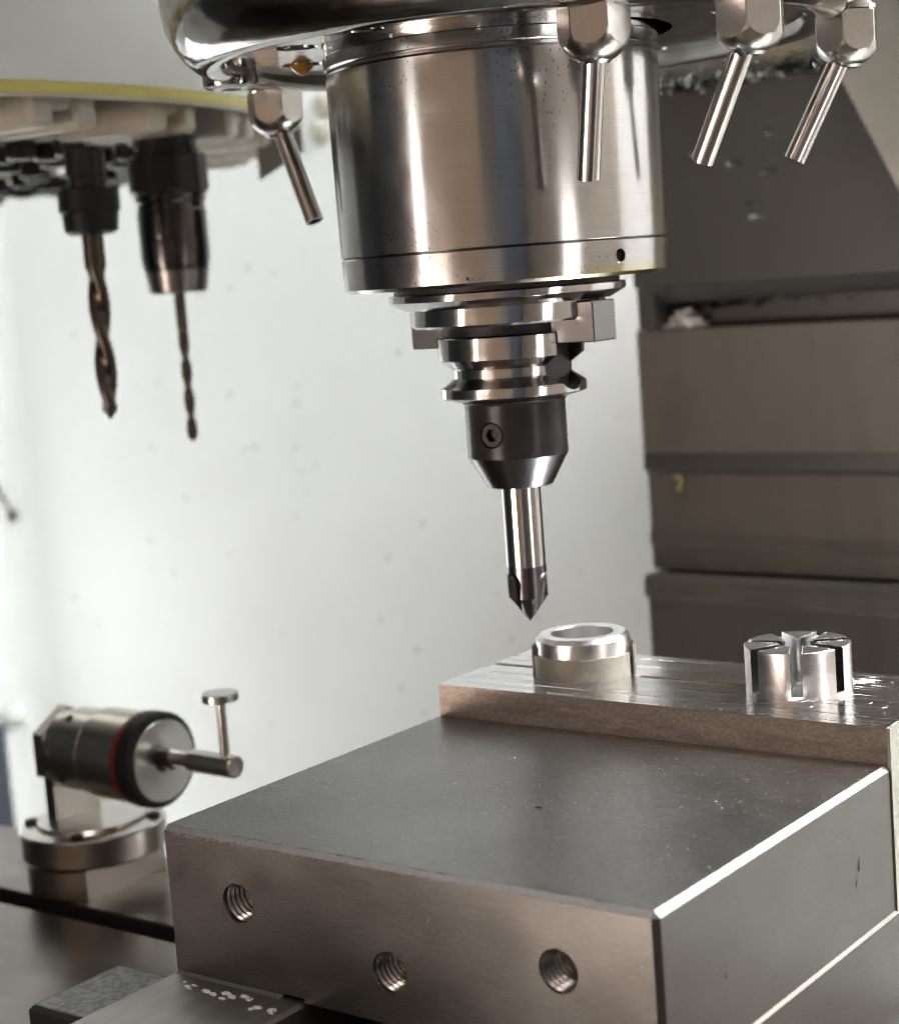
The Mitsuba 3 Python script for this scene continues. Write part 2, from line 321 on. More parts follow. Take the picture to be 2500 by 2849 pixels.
# ------------------------------------------------------------------ vise: movable jaw on its bed
JW, JD, JH, JC = 150.0, 120.5, 40.34, 1.49
k = thing('vise_jaw', 'big ground steel vise jaw block with three threaded holes in its front', 'vise jaw')
pts = []
for x, y in ((0.25, 0), (JW - JC, 0), (JW, JC), (JW, JD), (0, JD), (0, 0.25)):
    pts.append((x, y, -JH + 0.02))
top = [(0.25, JC), (JW - JC, JC), (JW - JC, JD), (0.25, JD)]
pts += [(x, y, 0) for x, y in top] + [(0.25, 0, -JC), (JW - JC, 0, -JC), (JW, JC, -JC), (JW, JD, -JC), (0, JD, -0.3), (0, 0.25, -JC)]
jaw = hull(pts)
HOLES = [(25.05, -17.54), (74.13, -27.07), (123.47, -17.68)]
for hx, hz in HOLES:
    jaw = jaw - solid([(5.55, -1), (5.15, 0.55), (5.15, 26)], (hx, -0.01, hz), (0, 1, 0), 64)
jaw = jaw - box(38.2, 45.3, -1, 8, -JH - 1, -JH + 1.15)      # relief over the edge of the rail
put('body', jaw, 'ground_steel', parent=k)
def bevel_strip(P0, P1, up, out, n=220, j=0.10):
    """a milled bevel from P0 to P1; its two long edges wander a little"""
    t = np.linspace(0, 1, n)
    w = np.random.default_rng(int(abs(P0[0] * 7 + P1[1] * 13)) + 5)
    ja, jb = (np.convolve(w.normal(size=n + 4), np.ones(5) / 2.2, 'valid') * j * (1 + 2.0 * (w.random(n) < .04)) for _ in range(2))
    mid = np.asarray(P0) + t[:, None] * (np.asarray(P1) - P0)
    up, out = np.asarray(up, float), np.asarray(out, float)
    lift = (up + out) * 0.012
    d = (up - out) / 2          # from the middle of the bevel to its upper edge, for a bevel JC wide
    A = mid + (d * JC) * (1 - np.abs(ja)[:, None]) + lift
    B = mid - (d * JC) * (1 - np.abs(jb)[:, None]) + lift
    V = np.vstack([A, B]); F = []
    for i in range(n - 1):
        F += [(i, n + i, n + i + 1), (i, n + i + 1, i + 1)]
    return trimesh.Trimesh(V, F, process=False)
put('edge_bevel', bevel_strip((0.3, JC / 2, -JC / 2), (JW - JC, JC / 2, -JC / 2), (0, 0, 1), (0, -1, 0)), 'bevel_steel', parent=k)
put('edge_bevel', bevel_strip((JW - JC / 2, JC, -JC / 2), (JW - JC / 2, JD, -JC / 2), (0, 0, 1), (1, 0, 0)), 'bevel_steel', parent=k)
for i, (hx, hz) in enumerate(HOLES):    # threads: one helical strip each
    pitch, nt = 1.65, 48
    prof = [(5.15, 0.0), (4.62, 0.30), (4.62, 0.48), (5.15, 0.78)]
    V, F, turns = [], [], 13
    for s in range(turns * nt + 1):
        a = 2 * math.pi * s / nt + i
        y0 = 0.5 + pitch * s / nt
        for r, dy in prof:
            V.append((hx + r * math.cos(a), y0 + dy * pitch / 0.95, hz + r * math.sin(a)))
    for s in range(turns * nt):
        for j in range(3):
            A = 4 * s + j
            F += [(A, A + 1, A + 5), (A, A + 5, A + 4)]
    put('thread', (V, F), 'thread_steel', smooth=40, parent=k)
put('set_screw', solid([(4.5, 0), (4.5, 6)], (74.13, 9.5, -27.07), (0, 1, 0), 48) - rod((74.13, 9, -27.07), (74.13, 12.5, -27.07), 2.3, n=6), 'tube_steel', smooth=30, parent=k)

k = thing('vise_bed', 'ground steel vise bed with a left rail reaching out under the jaw', 'vise bed')
put('rail', hull([(0, -150, -JH), (44.2, -150, -JH), (45.2, -150, -JH - 1.0), (45.2, 300, -JH - 1.0), (44.2, 300, -JH), (0, 300, -JH), (0, -150, TZ + 20), (45.2, -150, TZ + 20), (45.2, 300, TZ + 20), (0, 300, TZ + 20)]), 'rail_steel', parent=k)
put('rail', hull([(105, -40, -JH), (149.4, -40, -JH), (150, -40, -JH - 0.7), (150, 300, -JH - 0.7), (149.4, 300, -JH), (105, 300, -JH), (105, -40, TZ + 20), (150, -40, TZ + 20), (150, 300, TZ + 20), (105, 300, TZ + 20)]), 'ground_steel', parent=k)
put('base', cbox(-4, 154, -160, 305, TZ + 0.02, TZ + 19.9, 1.0), 'ground_steel', parent=k)
put('fixed_jaw', cbox(0, 150, 181, 262, -JH + 0.03, -26.0, 1.2), 'ground_steel', parent=k)
put('seam_strip', hull([(0.4, -0.9, -JH + 0.02), (38, -0.9, -JH + 0.02), (38, -0.06, -JH + 0.02), (0.4, -0.06, -JH + 0.02), (0.4, -0.06, -JH + 0.75), (38, -0.06, -JH + 0.75)]), 'tube_steel', parent=k)
put('seam_strip', hull([(150.05, -20, -JH - 0.45), (150.05, 180, -JH - 0.45), (150.6, -20, -JH - 0.5), (150.6, 180, -JH - 0.5), (150.05, -20, -JH + 0.5), (150.05, 180, -JH + 0.5)]), 'tube_steel', parent=k)

# dried white coolant on the rail next to the jaw
blobs = []
for x, y, r in [(x + rng.normal() * .5, y + rng.normal() * .35, r * q) for x, y, r in [(7, -4.2, .7), (9.5, -6, 1.2), (12, -6.8, .9), (11.5, -4.6, 1.1), (17, -6.0, 2.2), (19.5, -6.4, 1.6), (22.5, -4.6, 2.4), (25, -5.2, 1.8), (24.2, -7.6, 1.5), (28.5, -4.3, 1.9), (31, -5.0, 1.2), (36.2, -7.9, 2.0), (35.4, -8.8, 1.2), (41, -7.6, 1.6), (40.2, -6.2, .9), (42.2, -8.6, 1.0)] for q in (.75, .5, .35, .2, .12)]:
    n = 11
    t = np.arange(n) * 2 * np.pi / n
    rr = r * (0.55 + 0.6 * rng.random(n))
    ring = np.c_[x + rr * 1.15 * np.cos(t), y + rr * 0.62 * np.sin(t), np.full(n, -JH + 0.02)]
    mid = np.c_[x + rr * .75 * np.cos(t), y + rr * 0.4 * np.sin(t), -JH + 0.05 + (0.15 + 0.25 * rng.random(n)) * min(r, 1.2)]
    V = np.vstack([ring, mid, [[x, y, -JH + 0.06 + 0.35 * min(r, 1.2)]]])
    F = []
    for i in range(n):
        j = (i + 1) % n
        F += [(i, j, n + j), (i, n + j, n + i), (n + i, n + j, 2 * n)]
    blobs.append(trimesh.Trimesh(V, F, process=False))
put('coolant_residue', trimesh.util.concatenate(blobs), 'residue', kind='stuff', label='dried white coolant foam on the rail along the foot of the jaw')

# side clamp on the table left of the rail
k = thing('clamp_block', 'black edged clamp block with a worn grey top left of the vise', 'clamp')
def zt(x0, x1, y0, y1, z, c):
    return [(x0 + c, y0 + c, z), (x1 - c, y0 + c, z), (x1 - c, y1 - c, z), (x0 + c, y1 - c, z)]
CZ = -66.0
p = zt(-72, -6, 6, 42, CZ, 1.2) + zt(-72, -6, 6, 42, CZ - 1.5, 0) + zt(-72, -6, 6, 42, TZ + 0.02, 0)
put('body', hull(p), 'clamp_black', parent=k)
put('worn_top', cbox(-70, -7, 8, 40, CZ - 0.2, CZ + 0.05, 0.02), 'clamp_top', parent=k)

# ------------------------------------------------------------------ workpiece plate with two machined rings
PX0, PX1, PY0, PY1, PZ = 0.0, 149.6, 120.6, 176.0, 10.24
k = thing('aluminium_plate', 'aluminium plate clamped behind the jaw, bright milled top and brown stained face', 'plate')
plate = box(PX0, PX1, PY0, PY1, -JH + 0.03, PZ - 0.06)
slot = box(-1, 28, 148.6, 151.2, PZ - 1.6, PZ + 1) + box(56, 96, 149.4, 151.3, PZ - 0.9, PZ + 1)
put('stock', plate - slot, 'weathered_aluminium', parent=k)
put('sawn_end', box(PX1 + 0.02, PX1 + 0.9, PY0 + 0.02, PY1, -JH + 0.1, PZ - 0.2), 'sawn_aluminium', parent=k, label='pale sawn end face of the plate')
# the milled top: passes of the cutter left it in lands of slightly different height
lands, y, lev = [], PY0 + 0.05, 0
rl = np.random.default_rng(3)
edges = [PY0 + 0.05, 124.6, 127.9, 131.0, 134.6, 137.2, 141.0, 144.3, 148.55, 151.25, 154.6, 157.4, 160.9, 163.6, 166.8, 169.9, 173.2, PY1]
for a, b in zip(edges[:-1], edges[1:]):
    if a == 148.55:
        continue
    h = PZ - 0.05 + 0.11 * rl.random()
    x0 = PX0 if rl.random() < .7 else PX0 + 3 * rl.random()
    q = cbox(x0, PX1, a, b, PZ - 0.12, h, 0.035) - (slot)
    put('land', q, 'milled_aluminium', parent=k)
for x0, x1 in ((28, 56), (96, 149.5)):
    put('land', cbox(x0, x1, 148.7, 151.1, PZ - 0.12, PZ - 0.03, 0.03), 'milled_aluminium', parent=k)
# raised burr ridges between passes, rounded where the cutter turned back
def ridge(y0, x0, x1, w=0.11, h=0.12, turn=0):
    path = [(x, y0 + 0.012 * math.sin(x * .13 + y0), 0) for x in np.linspace(x0, x1, 40)]
    if turn:
        path += [(x1 + abs(turn) * math.sin(t), y0 + turn - turn * math.cos(t), 0) for t in np.linspace(0.1, math.pi, 18)]
    P = np.array(path)
    d = np.gradient(P, axis=0); d /= np.linalg.norm(d, axis=1)[:, None]
    s = np.c_[-d[:, 1], d[:, 0], d[:, 2]] * w
    hh = h * (0.85 + 0.3 * rl.random(len(P)))
    V = np.vstack([P - s + [0, 0, PZ - 0.02], P + np.c_[np.zeros(len(P)), np.zeros(len(P)), PZ - 0.02 + hh], P + s + [0, 0, PZ - 0.02]])
    n = len(P); F = []
    for i in range(n - 1):
        for o in (0, n):
            F += [(o + i, o + n + i, o + n + i + 1), (o + i, o + n + i + 1, o + i + 1)]
    return trimesh.Trimesh(V, F, process=False)
rid = [ridge(122.6, 40, 148), ridge(125.9, 2, 149), ridge(129.6, 20, 149), ridge(132.9, 2, 120, turn=1.7), ridge(138.9, 30, 139, turn=2.0), ridge(142.5, 52, 134, turn=1.2), ridge(146.6, 54, 96), ridge(147.2, 127, 141, turn=1.5),
       ridge(153.6, 54, 92), ridge(156.1, 3, 28), ridge(159.4, 52, 148), ridge(162.2, 3, 148), ridge(165.3, 60, 148), ridge(168.4, 20, 148), ridge(171.6, 40, 148), ridge(174.8, 5, 148), ridge(140.2, 5, 24), ridge(135.8, 4, 22)]
put('burr_ridge', trimesh.util.concatenate(rid), 'burr_aluminium', parent=k, kind='stuff')
crumbs = []
for i in range(90):
    x, y = rl.uniform(4, 147), rl.choice([rl.uniform(121, 176), 174 + rl.normal() * 1.2, 122.5 + rl.normal() * .6])
    if y > PY1 or y < PY0 + .3: continue
    r = 0.10 + 0.22 * rl.random() ** 2
    crumbs.append(trimesh.creation.icosphere(0, r).apply_transform(trimesh.transformations.scale_and_translate([1 + rl.random(), 1, .7], [x, y, PZ + r * .5])))
put('milling_dust', trimesh.util.concatenate(crumbs), 'burr_aluminium', kind='stuff', label='fine milling dust on the bright plate top')

# finished ring with its bevel, standing in the thin skin left of the stock
RX, RY = 36.44, 149.2
k = thing('bevelled_ring', 'shiny aluminium ring with sloping rim and grey lower band, under the pointed cutter', 'ring')
ring = rev([(14.75, PZ + 0.02), (14.75, 21.9), (13.55, 23.25), (13.45, 23.3), (9.95, 23.3), (9.7, 23.05), (9.7, PZ + 0.02), (14.75, PZ + 0.02)], (RX, RY, 0), n=160)
put('body', ring, 'bright_aluminium', smooth=25, parent=k)
def skin(r0, r1, a0, a1, z0, zf, key, parent, bsdf):
    n = 70
    t = np.linspace(a0, a1, n)
    V, F = [], []
    for i, a in enumerate(t):
        zt_ = zf(a)
        for r, z in ((r0, z0), (r1, z0), (r1, zt_), (r0, zt_)):
            V.append((RX + r * math.cos(a), RY + r * math.sin(a), z))
    for i in range(n - 1):
        for j in range(4):
            A, B = 4 * i + j, 4 * i + (j + 1) % 4
            F += [(A, A + 4, B + 4), (A, B + 4, B)]
    F += [(0, 1, 2), (0, 2, 3), (4 * n - 4, 4 * n - 2, 4 * n - 3), (4 * n - 4, 4 * n - 1, 4 * n - 2)]
    return put(key, (V, F), bsdf, smooth=40, parent=parent)
TC = math.atan2(-0.8156, 0.5786)       # angle that points from the tool to the camera
RY_END = TC + math.radians(62)
skin(14.95, 15.75, TC - math.radians(80), RY_END, PZ + 0.02, lambda a: 17.3 + 0.05 * math.sin(9 * a), 'skin', k, 'matte_aluminium')
skin(15.9, 16.35, TC + math.radians(70), TC + math.radians(200), PZ + 0.02, lambda a: 19.0 + 0.12 * math.sin(23 * a), 'skin', k, 'matte_aluminium')
skin(15.7, 16.3, TC - math.radians(118), TC - math.radians(84), PZ + 0.02, lambda a: 19.6 + 0.1 * math.sin(19 * a), 'skin', k, 'matte_aluminium')
# ragged torn edge of the skin on its right
V, F = [], []
for i, z in enumerate(np.linspace(PZ + .02, 17.6, 16)):
    w = 0.2 + 0.4 * rl.random()
    a = RY_END + 0.012 * rl.normal()
    c, s = math.cos(a), math.sin(a)
    o = np.array([RX + 15.3 * c, RY + 15.3 * s, z])
    tg = np.array([-s, c, 0])
    V += [o + np.array([c, s, 0]) * .5, o + tg * w + np.array([c, s, 0]) * .2, o - np.array([c, s, 0]) * .4]
for i in range(15):
    for j in (0, 1):
        A = 3 * i + j
        F += [(A, A + 1, A + 4), (A, A + 4, A + 3)]
put('torn_edge', (V, F), 'residue', parent=k)

# slotted ring
SX, SY = 109.45, 151.05
k = thing('slotted_ring', 'bright aluminium ring cut by seven radial slots at the right of the plate', 'ring')
prof = [(3.2, 11.6), (3.2, 14.5), (5.0, 14.5), (5.0, 24.0), (5.8, 24.37), (15.1, 24.37), (15.35, 24.1), (15.3, 14.6), (15.36, 14.4), (15.36, PZ + 0.02), (3.2, PZ + 0.02), (3.2, 11.6)]
sr = man(rev(prof, (SX, SY, 0), n=180))
for i in range(7):
    a = TC + math.radians(-11 + 51.4 * i)
    cut = box(1, 20, -1.7, 1.7, 11.7, 30).rotate([0, 0, math.degrees(a)]).translate([SX, SY, 0])
    sr = sr - cut
put('body', sr, 'bright_aluminium', smooth=25, parent=k)
for i in range(7):
    a = math.degrees(TC) - 11 + 51.4 * i
    for sg in (-1, 1):
        q = box(5.4, 15.2, 1.65, 1.71, 11.75, 24.2) if sg > 0 else box(5.4, 15.2, -1.71, -1.65, 11.75, 24.2)
        put('slot_shade_liner', q.rotate([0, 0, a]).translate([SX, SY, 0]), 'shaded_aluminium', parent=k)  # dark liners put the dim reflections of the slots into the colour
bur = []
for i in range(7):
    for sgn in (-1, 1):
        a = TC + math.radians(-11 + 51.4 * i)
        for r in np.arange(5.6, 14.8, 0.34):
            if rl.random() < (0.95 if r < 9 else 0.22):
                c, s = math.cos(a), math.sin(a)
                o = np.array([SX + r * c - sgn * 1.77 * s, SY + r * s + sgn * 1.77 * c, 24.37 + .05])
                q = 0.10 + 0.18 * rl.random()
                bur.append(trimesh.creation.icosphere(0, q).apply_transform(trimesh.transformations.scale_and_translate([1, 1, .8], o)))
put('burr', trimesh.util.concatenate(bur), 'burr_aluminium', parent=k, kind='stuff')

# ------------------------------------------------------------------ spindle
AX, AY = 17.445, 148.323
RG, TW = np.array([0.81560216, 0.5786131]), np.array([0.5786131, -0.81560216])     # camera right and towards the camera, horizontally, at the spindle
AT = (AX, AY, 0)
def local(lat, tw, z):
    q = np.array([AX, AY]) + RG * lat + TW * tw
    return np.array([q[0], q[1], z])
k = thing('spindle', 'large scuffed steel spindle nose hanging in the middle of the machine', 'spindle')
hous = solid([(49.9, 144.15), (50.55, 144.5), (50.9, 199.0), (50.5, 199.7), (50.5, 200.6), (51.2, 201.2), (51.3, 204.6), (50.7, 205.0), (50.7, 240)], AT, n=200)
put('housing', hous, 'spindle_steel', smooth=25, parent=k)
ringz = [(38, 133.45), (49.1, 133.45), (50.2, 134.5), (50.55, 143.6), (49.9, 144.0), (38, 144.0)]
nose = solid(ringz, AT, n=200)
def radial(lat, z):            # a point on the housing surface at a sideways offset
    tw = math.sqrt(50.5 ** 2 - lat ** 2)
    return local(lat, tw, z), np.array([*(RG * lat + TW * tw), 0]) / 50.5
holes = []
for lat, z, r, depth in [(33.6, 139.2, 1.85, 6), (-10.8, 134.9 + 0.9, 0.55, 3)]:
    P, N = radial(lat, z)
    nose = nose - rod(P + N * 2, P - N * depth, r, n=40)
    holes.append((P, N, r))
put('nose_ring', nose, 'spindle_steel', smooth=25, parent=k)
for P, N, r in holes[:1]:
    put('hole_rim', man(rev([(r + .02, -.6), (r + .02, .03), (r + .35, .03), (r + .45, -.1), (r + .02, -.6)], P - N * 0.05, N, 40)), 'turned_steel', smooth=30, parent=k)
    put('plug', rod(P - N * 1.6, P - N * 5, r - .05), 'black_oxide', parent=k)
put('labyrinth', solid([(35.2, 131.5), (35.2, 133.6)], AT), 'black_plain', smooth=30, parent=k)
disc = solid([(31.3, 126.9), (32.2, 126.9), (36.5, 129.2), (36.95, 129.5), (36.95, 131.4), (36.5, 131.75)], AT, n=160)
put('drive_disc', disc, 'turned_steel', smooth=20, parent=k)
notch = box(AX - 60, AX + 60, AY - 6.45, AY + 6.45, 100, 126.8)
coll = solid([(29.6, 121.1), (30.4, 121.8), (30.4, 126.95)], AT, n=160) - notch
put('collar', coll, 'turned_steel', smooth=20, parent=k)
put('taper_face', solid([(21, 117.9), (21, 121.2)], AT), 'black_plain', smooth=30, parent=k)
for x0, x1 in ((AX + 17.5, AX + 35.2), (AX - 34.3, AX - 17.5)):
    put('drive_key', cbox(x0, x1, AY - 6.3, AY + 6.3, 114.1, 126.4, 0.35), 'key_steel', parent=k)

# tool holder in the spindle
k = thing('milling_tool_holder', 'steel tool holder with V groove flange and black lower body in the spindle', 'tool holder')
fl = solid([(17.4, 97.3), (22.3, 98.6), (22.9, 99.0), (22.9, 101.9), (18.65, 104.9), (18.65, 107.6), (22.9, 110.7), (22.9, 117.4), (22.5, 117.7)], AT, n=160)
def way(g):
    parts = None
    for s in (1, -1):
        a = box(17.2 - g, 40, -6.8 - g, 6.8 + g, 106.6, 130) + rod((17.2 - g, 0, 106.6), (40, 0, 106.6), 6.8 + g, n=48)
        if s < 0: a = a.rotate([0, 0, 180])
        parts = a if parts is None else parts + a
    return parts.translate([AX, AY, 0])
put('flange', fl - way(0.25), 'turned_steel', smooth=20, parent=k)
for q in ((way(0.25) - way(0.0)) ^ solid([(22.7, 99), (22.7, 101.9), (18.6, 104.8), (18.6, 107.7), (22.7, 110.8), (22.7, 117.5)], AT)).decompose():
    put('keyway', q, 'black_oxide', parent=k)  # black lining: oxide finish together with the painted shade of the slot
body = solid([(15.75, 79.5), (15.85, 80.0), (15.85, 95.9), (16.1, 96.6), (16.8, 97.15), (17.6, 97.4)], AT, n=120)
lat, twd = -8.0, math.sqrt(15.85 ** 2 - 8.0 ** 2)
N = np.array([*(RG * lat + TW * twd), 0]) / 15.85
P = local(lat, twd, 87.2)
body = body - rod(P + N * 3, P - N * 4.2, 4.1, n=48)
put('body', body, 'black_oxide', smooth=20, parent=k)
scr = solid([(3.7, -3), (3.95, -2.7), (3.95, -0.9), (3.5, -0.45)], P, N, 40) - rod(P - N * 2.6, P + N, 2.2, n=6)
put('set_screw', scr, 'black_oxide', smooth=30, parent=k)
put('cone', solid([(10.1, 69.75), (10.5, 70.1), (15.75, 79.5)], AT, n=120), 'cone_steel', smooth=20, parent=k)

k = thing('countersink_cutter', 'pointed countersink cutter with dark coated tip held in the tool holder', 'cutter')
put('shank', solid([(6.25, 44.0), (6.25, 69.8)], AT, n=96), 'carbide', smooth=30, parent=k)
tip = solid([(0.05, 25.8), (6.3, 33.9), (6.3, 44.0)], AT, n=96)
for i in range(3):
    a = TC + math.radians(58 + 120 * i)
    ux, uy = np.array([math.cos(a), math.sin(a), 0]), np.array([-math.sin(a), math.cos(a), 0])
    c = np.array([AX, AY, 0]) + ux * 6.5
    lo, hi = c - uy * 2.2 - ux * 1.0 + [0, 0, 22], c + uy * 1.2 + ux * 1.1 + [0, 0, 38.5]
    q = rod(lo, hi, 4.2, n=48) + Manifold.sphere(4.2, 48).translate(list(hi))
    tip = tip - q
put('cutting_tip', tip, 'carbide_coat', smooth=20, parent=k)

# ------------------------------------------------------------------ coolant ring round the spindle
QX, QY = local(8, -3, 0)[:2]
QT = (QX, QY, 0)
k = thing('coolant_ring', 'chromed coolant ring with bulging rim around the top of the spindle', 'coolant ring')
rp = [(48.0, 206.8), (87.0, 206.8), (88.2, 205.6), (89.5, 204.2), (92.0, 203.2), (95.0, 203.0), (98.0, 204.0), (101.5, 207.0), (104.2, 211), (106.2, 216), (107.2, 222), (107.0, 229), (105.6, 236), (103.0, 242), (99.0, 247), (94.0, 250), (60, 251), (48, 251), (48.0, 206.8)]
rr = man(rev(rp, QT, n=220))
hol = []
for a_deg, rad, r in [(-8, 70, 6.2), (28, 70, 6.2), (64, 70, 6.2), (100, 70, 6.2), (140, 70, 6.2), (180, 70, 6.2), (220, 70, 6.2), (256, 70, 6.2), (292, 70, 6.2), (322, 70, 6.2)]:
    a = TC + math.radians(a_deg)
    P = np.array([QX + rad * math.cos(a), QY + rad * math.sin(a), 206.8])
    rr = rr - solid([(r + .8, -.5), (r, .5), (r, 7)], P, (0, 0, 1), 48)
    hol.append(P)
put('body', rr, 'chrome', smooth=28, parent=k)
for P in hol:
    put('screw_head', solid([(5.6, 1.4), (5.6, 6.5)], P, (0, 0, 1), 40) - rod(P + [0, 0, .5], P + [0, 0, 3.6], 2.7, n=6), 'tube_steel', smooth=30, parent=k)
lug = local(-84, -27, 0)
put('lug', solid([(6.5, 197.6), (8.6, 198.4), (9.0, 199.6), (9.0, 206.5)], (lug[0], lug[1], 4.0), n=48) - rod((lug[0], lug[1], 190), (lug[0], lug[1], 206), 3.4), 'chrome', smooth=30, parent=k)
def drop(P, r, h, label):
    put('coolant_drop', rev([(r, .3), (r * .96, -h * .12), (r * .8, -h * .4), (r * .5, -h * .72), (r * .2, -h * .94), (0, -h)], P, n=24), 'amber_fluid', smooth=True, label=label, cat='drop')
drop((hol[7][0], hol[7][1], 206.7), 4.0, 3.4, 'amber coolant drop hanging under the ring left of the spindle')
drop((hol[2][0], hol[2][1], 206.7), 4.0, 3.4, 'amber coolant drop hanging under the ring right of the spindle')

NOZ = [((87.6, 97.0, 189.0), (78.7, 103.6, 160.1), 'coolant nozzle in front of the spindle, the nearest of the four', -12),
       ((115.9, 129.6, 189.0), (97.3, 133.1, 163.0), 'coolant nozzle right of the spindle with tube slanting left, middle of the right three', 17),
       ((111.8, 198.5, 189.0), (96.7, 190.5, 163.4), 'rightmost coolant nozzle, before the light grey guard', 13),
       ((-80.5, 157.3, 188.0), (-65.0, 155.0, 158.4), 'coolant nozzle left of the spindle, dark tube slanting right over the white wall', -10)]
for i, ((x, y, z), E, lab, ang) in enumerate(NOZ):
    hl = (21.0, 19.5, 16.2, 15.6)[i]
    k = thing('coolant_nozzle', lab, 'nozzle', 'nozzles hanging from the coolant ring')
    prof = [(3.0, 0.25), (3.4, 0.05)] + [(9.75 * math.sin(t), 8.9 - 8.9 * math.cos(t)) for t in np.linspace(0.45, math.pi / 2, 24)] + [(9.75, hl - .6), (9.2, hl)]
    bd = solid(prof, (x, y, z), n=120)
    hexa = Manifold.cylinder(30, 8.55 / math.cos(math.pi / 6), 8.55 / math.cos(math.pi / 6), 6).rotate([0, 0, 30 + math.degrees(TC) + ang]).translate([x, y, z - 2])
    A = np.array([x, y, z + 7.5]); D = np.array(E) - A; D /= np.linalg.norm(D)
    socket = rod(A, A + D * 14, 3.55, n=40)
    put('body', (bd ^ hexa) - socket, 'nozzle_steel', smooth=9, parent=k)
    put('collar', solid([(7.4, z + hl), (8.9, z + hl + .3), (8.9, z + hl + 1.6), (7.9, z + hl + 1.9), (7.9, z + hl + 2.3), (8.6, z + hl + 2.5), (8.6, 213)], (x, y, 0), n=64), 'turned_steel', smooth=30, parent=k)
    tb = rod(A + D * 2, E, 3.15, n=48) - rod(np.array(E) - D * 12, np.array(E) + D, 2.2, n=32)
    put('tube', tb, 'tube_steel', smooth=30, parent=k)

# the head above, out of the frame
k = thing('machine_head', 'white painted spindle head casting above the coolant ring', 'machine head')
put('casting', hull([(AX - 95, AY - 95, 252), (AX + 95, AY - 95, 252), (AX + 110, 425, 252), (AX - 90, 425, 252), (AX - 100, AY - 100, 640), (AX + 100, AY - 100, 640), (AX + 110, 425, 700), (AX - 100, 425, 700)]), 'magazine_paint', parent=k)

# ------------------------------------------------------------------ machine column behind, with way covers
CY = 430.0
k = thing('column_cover', 'dark brown column cover with overlapping sheets behind the workpiece', 'machine cover')
put('sheet', cbox(-109, 140, CY, CY + 60, 44, 103.0, 0.8), 'column_paint', parent=k)
put('sheet', cbox(-111, 141, CY + 6, CY + 62, -14, 43.5, 0.8), 'column_paint', parent=k)
put('lip', hull([(-110, CY + 5.8, 33), (141, CY + 5.8, 33), (-110, CY + 2.0, 36), (141, CY + 2.0, 36), (-110, CY + 2.0, 43.7), (141, CY + 2.0, 43.7), (-110, CY + 8, 43.7), (141, CY + 8, 43.7)]), 'panel_paint', parent=k)
put('lip', hull([(-111, CY + 4.5, 1), (141, CY + 4.5, -3), (-111, CY + 6.2, 6), (141, CY + 6.2, 2), (-111, CY + 6.2, -2), (141, CY + 6.2, -6)]), 'column_paint', parent=k)
put('sheet', cbox(-112, 142, CY + 1, CY + 64, -110, -15.5, 0.8), 'column_paint', parent=k)
put('lip', hull([(-112, CY + 0.9, -15.6), (142, CY + 0.9, -17.5), (-112, CY - 1.4, -19), (142, CY - 1.4, -24), (-112, CY - 1.6, -25.5), (142, CY - 1.6, -31), (-112, CY + .9, -27), (142, CY + .9, -33)]), 'column_paint', parent=k, label='paler folded lip across the lower cover sheet')
put('base', cbox(-125, 155, CY + 10, CY + 66, -420, -110.5, 2), 'column_paint', parent=k)
put('core', cbox(-100, 132, CY + 66.2, BY - 0.2, -420, 232, 2), 'column_paint', parent=k)
for x, z in ((-110.8, 56), (-112.5, -34)):
    put('edge_bolt', solid([(2.6, 0), (2.6, 2.2), (1.8, 2.8)], (x, CY + 12, z), (-1, 0, 0), 20), 'panel_paint', parent=k)
k = thing('way_cover_panel', 'grey black panel above the column cover, dirty with chips along its top', 'panel')
put('face', hull([(-103.5, CY - 8, 123.5), (150, CY - 8, 123.5), (-103.5, CY - 4, 214.5), (150, CY - 4, 214.5), (-108, CY + 40, 123.5), (150, CY + 40, 123.5), (-108, CY + 40, 214.5), (150, CY + 40, 214.5)]), 'panel_paint', parent=k)
put('lower_edge', hull([(-103, CY - 7.8, 123.3), (150, CY - 7.8, 123.3), (-96, CY + 6, 115), (150, CY + 6, 115), (-107, CY + 39, 123.3), (150, CY + 39, 123.3), (-96, CY + 39, 115), (150, CY + 39, 115)]), 'panel_paint', parent=k)
put('recess', box(-97, 150, CY + 14, CY + 38, 103.3, 114.9), 'panel_paint', parent=k)
put('end_cheek', cbox(-104.5, -95.5, CY - 4, CY + 38, 103.2, 122.9, .4), 'panel_paint', parent=k)
put('upper_face', hull([(-112, CY + 4, 214.5), (150, CY + 4, 214.5), (-112, CY + 1, 268), (150, CY + 1, 268), (-112, CY + 40, 214.5), (150, CY + 40, 214.5), (-112, CY + 40, 268), (150, CY + 40, 268)]), 'ledge_paint', parent=k, label='upper strip of the panel stained yellowish by coolant')
k = thing('guard_sheet', 'light grey slanted guard sheet at the upper right', 'guard')
put('sheet', hull([(-28, 415, 282), (6.9, 415, 211), (28.5, 415, 167), (60, 415, 103), (150, 415, 103), (150, 415, 282), (-28, 418, 282), (6.9, 418, 211), (28.5, 418, 167), (60, 418, 103), (150, 418, 103), (150, 418, 282)]), 'guard_paint', parent=k)
put('flange', hull([(4, 413, 240), (17, 413, 213), (36, 413, 172), (150, 413, 172), (150, 413, 240), (4, 414.8, 240), (17, 414.8, 213), (36, 414.8, 172), (150, 414.8, 172), (150, 414.8, 240)]), 'guard_paint', parent=k)

